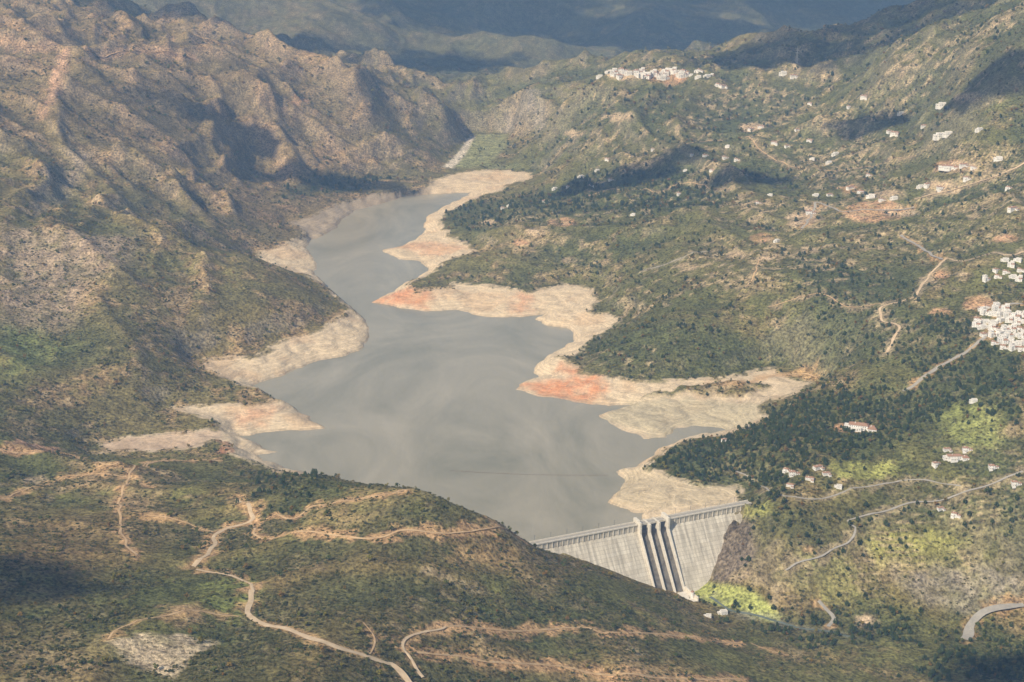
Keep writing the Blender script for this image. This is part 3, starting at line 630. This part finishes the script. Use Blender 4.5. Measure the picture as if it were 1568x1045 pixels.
def tree(name,kind,seed,mleaf):
    r=random.Random(seed); v=[];f=[];mi=[]
    def tube(p,q,r0,r1):
        k=len(v)
        for c,rr in ((p,r0),(q,r1)):
            for i in range(5): v.append((c[0]+rr*math.cos(i*1.2566),c[1]+rr*math.sin(i*1.2566),c[2]))
        for i in range(5): f.append((k+i,k+(i+1)%5,k+5+(i+1)%5,k+5+i)); mi.append(0)
    def lump(c,R,nf=9):
        for _ in range(nf):
            d=Vector((r.gauss(0,1),r.gauss(0,1),r.gauss(.2,.9))).normalized()
            p=Vector(c)+d*R*r.uniform(.5,1.0); s=R*r.uniform(.45,.75)
            a=d.cross(Vector((r.random(),r.random(),r.random()))).normalized(); b_=d.cross(a)
            d2=d*R*.35; k=len(v)
            v.extend([tuple(p+a*s-d2),tuple(p+b_*s-d2*.7),tuple(p-a*s*.9-d2),tuple(p-b_*s-d2*.8),tuple(p+d2*.4)])
            for i in range(4): f.append((k+i,k+(i+1)%4,k+4)); mi.append(1)
    if kind=='bush':
        for _ in range(3): tube((0,0,-.3),(r.uniform(-.25,.25),r.uniform(-.25,.25),.35),.05,.03)
        for _ in range(5): a=r.random()*6.28;q_=r.uniform(.05,.38); lump((q_*math.cos(a),q_*math.sin(a),r.uniform(.15,.4)),r.uniform(.2,.3),6)
    elif kind=='pine':
        tube((0,0,-.15),(0.02,0,.5),.035,.025);tube((.02,0,.5),(0,.01,.92),.025,.008)
        for i in range(10):
            h=.30+.068*i; R=.34*(1-h)**.55+.05
            for j in range(3): a=i*2.1+j*2.09+r.random(); lump((R*.65*math.cos(a),R*.65*math.sin(a),h+r.uniform(-.04,.04)),R*.52,4)
    else:
        tube((0,0,-.15),(.02,.01,.4),.05,.035)
        for _ in range(4): a=r.random()*6.28; tube((.02,.01,.36),(.25*math.cos(a),.25*math.sin(a),.65),.025,.01)
        for _ in range(10): a=r.random()*6.28;q_=r.uniform(.05,.34); lump((q_*math.cos(a),q_*math.sin(a),r.uniform(.42,.85)),r.uniform(.13,.22),7)
    me=bpy.data.meshes.new(name); me.from_pydata(v,[],f); me.materials.append(m_bark); me.materials.append(mleaf); me.polygons.foreach_set('material_index',mi); me.update()
    return bpy.data.objects.new(name,me)
def scatter(name,protos,P,S,I,Rz):
    colx=bpy.data.collections.new(name+'_kinds')
    for o in protos: colx.objects.link(o)
    me=bpy.data.meshes.new(name); me.vertices.add(len(P)); me.vertices.foreach_set('co',P.astype(np.float32).ravel())
    for nm,ty,arr in (('scl','FLOAT_VECTOR',S),('rot','FLOAT_VECTOR',Rz)):
        a=me.attributes.new(nm,ty,'POINT'); a.data.foreach_set('vector',arr.astype(np.float32).ravel())
    a=me.attributes.new('kind','INT','POINT'); a.data.foreach_set('value',I.astype(np.int32))
    me.update(); o=bpy.data.objects.new(name,me); scene.collection.objects.link(o)
    ng=bpy.data.node_groups.new(name+'_gn','GeometryNodeTree')
    ng.interface.new_socket('Geometry',in_out='INPUT',socket_type='NodeSocketGeometry'); ng.interface.new_socket('Geometry',in_out='OUTPUT',socket_type='NodeSocketGeometry')
    N=ng.nodes.new;L=ng.links.new
    gi=N('NodeGroupInput');go=N('NodeGroupOutput');ip=N('GeometryNodeInstanceOnPoints');ci_=N('GeometryNodeCollectionInfo')
    ci_.inputs['Collection'].default_value=colx; ci_.inputs['Separate Children'].default_value=True; ci_.inputs['Reset Children'].default_value=True
    ip.inputs['Pick Instance'].default_value=True
    def na(nm,ty):
        q_=N('GeometryNodeInputNamedAttribute'); q_.data_type=ty; q_.inputs['Name'].default_value=nm; return q_
    s_=na('scl','FLOAT_VECTOR');r_=na('rot','FLOAT_VECTOR');k_=na('kind','INT')
    L(gi.outputs[0],ip.inputs['Points']);L(ci_.outputs[0],ip.inputs['Instance']);L(k_.outputs['Attribute'],ip.inputs['Instance Index'])
    L(s_.outputs['Attribute'],ip.inputs['Scale']);L(r_.outputs['Attribute'],ip.inputs['Rotation']);L(ip.outputs[0],go.inputs[0])
    md=o.modifiers.new('scatter','NODES'); md.node_group=ng
NC=430000
yy=850*np.exp(RNG.random(NC)*math.log(5400/850)); sx_=RNG.uniform(-.88,.88,NC); xx=sx_*halfw(yy)
dn=HS(xx,yy,dens); fo=HS(xx,yy,forest); zz=HS(xx,yy); 
patchy=fbm(xx,yy,35,2,201)
ok=(RNG.random(NC)<np.clip(dn+patchy*.6,0,1)*.8)&(dn>.06)
dsx=(xx-P0[0])*AX[0]+(yy-P0[1])*AX[1]; dtx=(xx-P0[0])*DN[0]+(yy-P0[1])*DN[1]
ok&=~((dsx>-30)&(dsx<300)&(dtx>-12)&(dtx<(8+(25-np.clip(zz,-60,25))*.78+8)))
for hx,hy,hr in hpos: ok&=((xx-hx)**2+(yy-hy)**2>(hr*.75)**2)&~((np.abs(xx-hx)<hr)&(yy<hy)&(yy>hy-hr*1.3))
xx,yy,zz,fo,dn=xx[ok],yy[ok],zz[ok],fo[ok],dn[ok]
kr=RNG.random(len(xx)); isP=kr<fo*.62; isB=(~isP)&(kr<fo*.62+.04+.25*fo+.10*(yy>1900))
print('plants',len(xx),isP.sum(),isB.sum())
def sc(mask,lo,hi,asp,base=0):
    n_=mask.sum(); k=lo+(hi-lo)*RNG.random(n_)**1.6; w=k*asp*(.85+.3*RNG.random(n_))
    return np.stack([w,w,k],1)
def rt(n_): return np.stack([np.zeros(n_),np.zeros(n_),RNG.random(n_)*6.283],1)
farf=1+np.clip((yy-2200)/2500,0,1)*.7
isS=~(isP|isB)
for nm,kind,ml,mask_,lo,hi,asp in (('scrub_bushes','bush',m_bush,isS,1.2,3.4,1.6),('pine_forest','pine',m_pine,isP,5,9.5,1.1),('woodland_trees','broad',m_broad,isB,3.2,7.2,1.15)):
    Pp=np.stack([xx[mask_],yy[mask_],zz[mask_]],1); S=sc(mask_,lo,hi,asp)*farf[mask_][:,None]
    nm1={'bush':'scrub_bush','pine':'pine_tree','broad':'broadleaf_tree'}[kind]
    scatter(nm,[tree(nm1,kind,31+i,ml) for i in range(4)],Pp,S,RNG.integers(0,4,mask_.sum()),rt(mask_.sum()))
# ---------------------------------------------------------------- sun, sky, clouds, haze
el=math.radians(41); az=math.radians(222)   # compass style: 0=+Y, clockwise
ts=Vector((math.sin(az)*math.cos(el),math.cos(az)*math.cos(el),math.sin(el)))
sd=bpy.data.lights.new('sun','SUN'); sd.energy=5.0; sd.angle=math.radians(.53); sd.color=(1,.94,.84)
so=bpy.data.objects.new('sun',sd); scene.collection.objects.link(so); so.rotation_euler=ts.to_track_quat('Z','Y').to_euler()
w=bpy.data.worlds.new('World'); scene.world=w; w.use_nodes=True; nt=w.node_tree
sk=nt.nodes.new('ShaderNodeTexSky'); sk.sky_type='NISHITA'; sk.sun_disc=False; sk.sun_elevation=el; sk.sun_rotation=az
nt.links.new(sk.outputs[0],nt.nodes['Background'].inputs[0]); nt.nodes['Background'].inputs[1].default_value=.115
m_cloud,nt,b=newmat('cloud_vapour'); N=nt.nodes.new;L=nt.links.new
b.inputs['Base Color'].default_value=(.85,.85,.85,1); b.inputs['Roughness'].default_value=1
tr=N('ShaderNodeBsdfTransparent');ms=N('ShaderNodeMixShader');tcc=N('ShaderNodeTexCoord');tn=N('ShaderNodeTexNoise');tn.inputs['Scale'].default_value=.015;tn.inputs['Detail'].default_value=3
L(tcc.outputs['Object'],tn.inputs['Vector'])
mr=N('ShaderNodeMapRange');mr.inputs['From Min'].default_value=.35;mr.inputs['From Max'].default_value=.65;mr.inputs['To Min'].default_value=.15;mr.inputs['To Max'].default_value=.5;L(tn.outputs['Fac'],mr.inputs['Value'])
L(mr.outputs[0],ms.inputs[0]);L(tr.outputs[0],ms.inputs[1]);L(b.outputs[0],ms.inputs[2]);L(ms.outputs[0],nt.nodes['Material Output'].inputs['Surface'])
def cloud(u,v,rx,ry,seed,rot=0):
    p=Vector(ground(u,v)); k=(1750-p.z)/ts.z; c=p+ts*k
    bm=bmesh.new(); r=random.Random(seed)
    for i in range(24):
        a=r.random()*6.283; q_=math.sqrt(r.random()); ex=q_*math.cos(a)*rx; ey=q_*math.sin(a)*ry
        sz=(1.15-q_)*min(rx,ry)*.6+20
        M_=Matrix.Translation((ex*math.cos(rot)-ey*math.sin(rot),ex*math.sin(rot)+ey*math.cos(rot),r.uniform(0,.3)*sz))@Matrix.Diagonal((sz*r.uniform(.8,1.7),sz*r.uniform(.7,1.2),sz*.4,1))
        bmesh.ops.create_icosphere(bm,subdivisions=3,radius=1,matrix=M_)
    cs=np.array([v_.co[:] for v_ in bm.verts]); d=fbm(cs[:,0]+seed*50,cs[:,1]+cs[:,2],70,4,seed)*50; d2=fbm(cs[:,0],cs[:,1]+cs[:,2]+seed*30,60,4,seed+5)*50
    for v_,a,b_ in zip(bm.verts,d,d2): v_.co.x+=a; v_.co.y+=b_; v_.co.z+=a*.3
    me=bpy.data.meshes.new('cloud'); bm.to_mesh(me); bm.free(); me.materials.append(m_cloud); me.polygons.foreach_set('use_smooth',[True]*len(me.polygons))
    o=bpy.data.objects.new('cloud',me); scene.collection.objects.link(o); o.location=c
for i,a in enumerate([(520,285,190,60),(385,220,75,50),(1000,262,150,60),(1140,270,90,45),(890,285,80,40),(1330,190,80,50),(1530,120,110,130),(640,95,420,260),(1000,55,600,400),(1330,45,600,400),(300,15,420,160),(10,885,40,30),(1560,1040,60,40),(1250,20,900,600),(440,60,240,120),(700,10,700,500)]):
    cloud(*a,seed=i+1,rot=.3*math.sin(i))
hz=MB(); hz.box((-13000,-2500,-150),(13000,18000,1000),0)
mh=bpy.data.materials.new('thin_haze'); mh.use_nodes=True; nt=mh.node_tree; nt.nodes.clear()
vo=nt.nodes.new('ShaderNodeVolumeScatter'); vo.inputs['Color'].default_value=(.33,.57,1,1); vo.inputs['Density'].default_value=8.5e-5; vo.inputs['Anisotropy'].default_value=0
oo=nt.nodes.new('ShaderNodeOutputMaterial'); nt.links.new(vo.outputs[0],oo.inputs['Volume'])
hz.obj('atmosphere_haze',[mh])
# ---------------------------------------------------------------- camera
cd=bpy.data.cameras.new('camera'); cd.sensor_width=36; cd.lens=50; cd.clip_start=1; cd.clip_end=60000
co_=bpy.data.objects.new('camera',cd); scene.collection.objects.link(co_); co_.location=(0,0,CAMZ); co_.rotation_euler=(math.pi/2-PITCH,0,0)
scene.camera=co_
print('done')
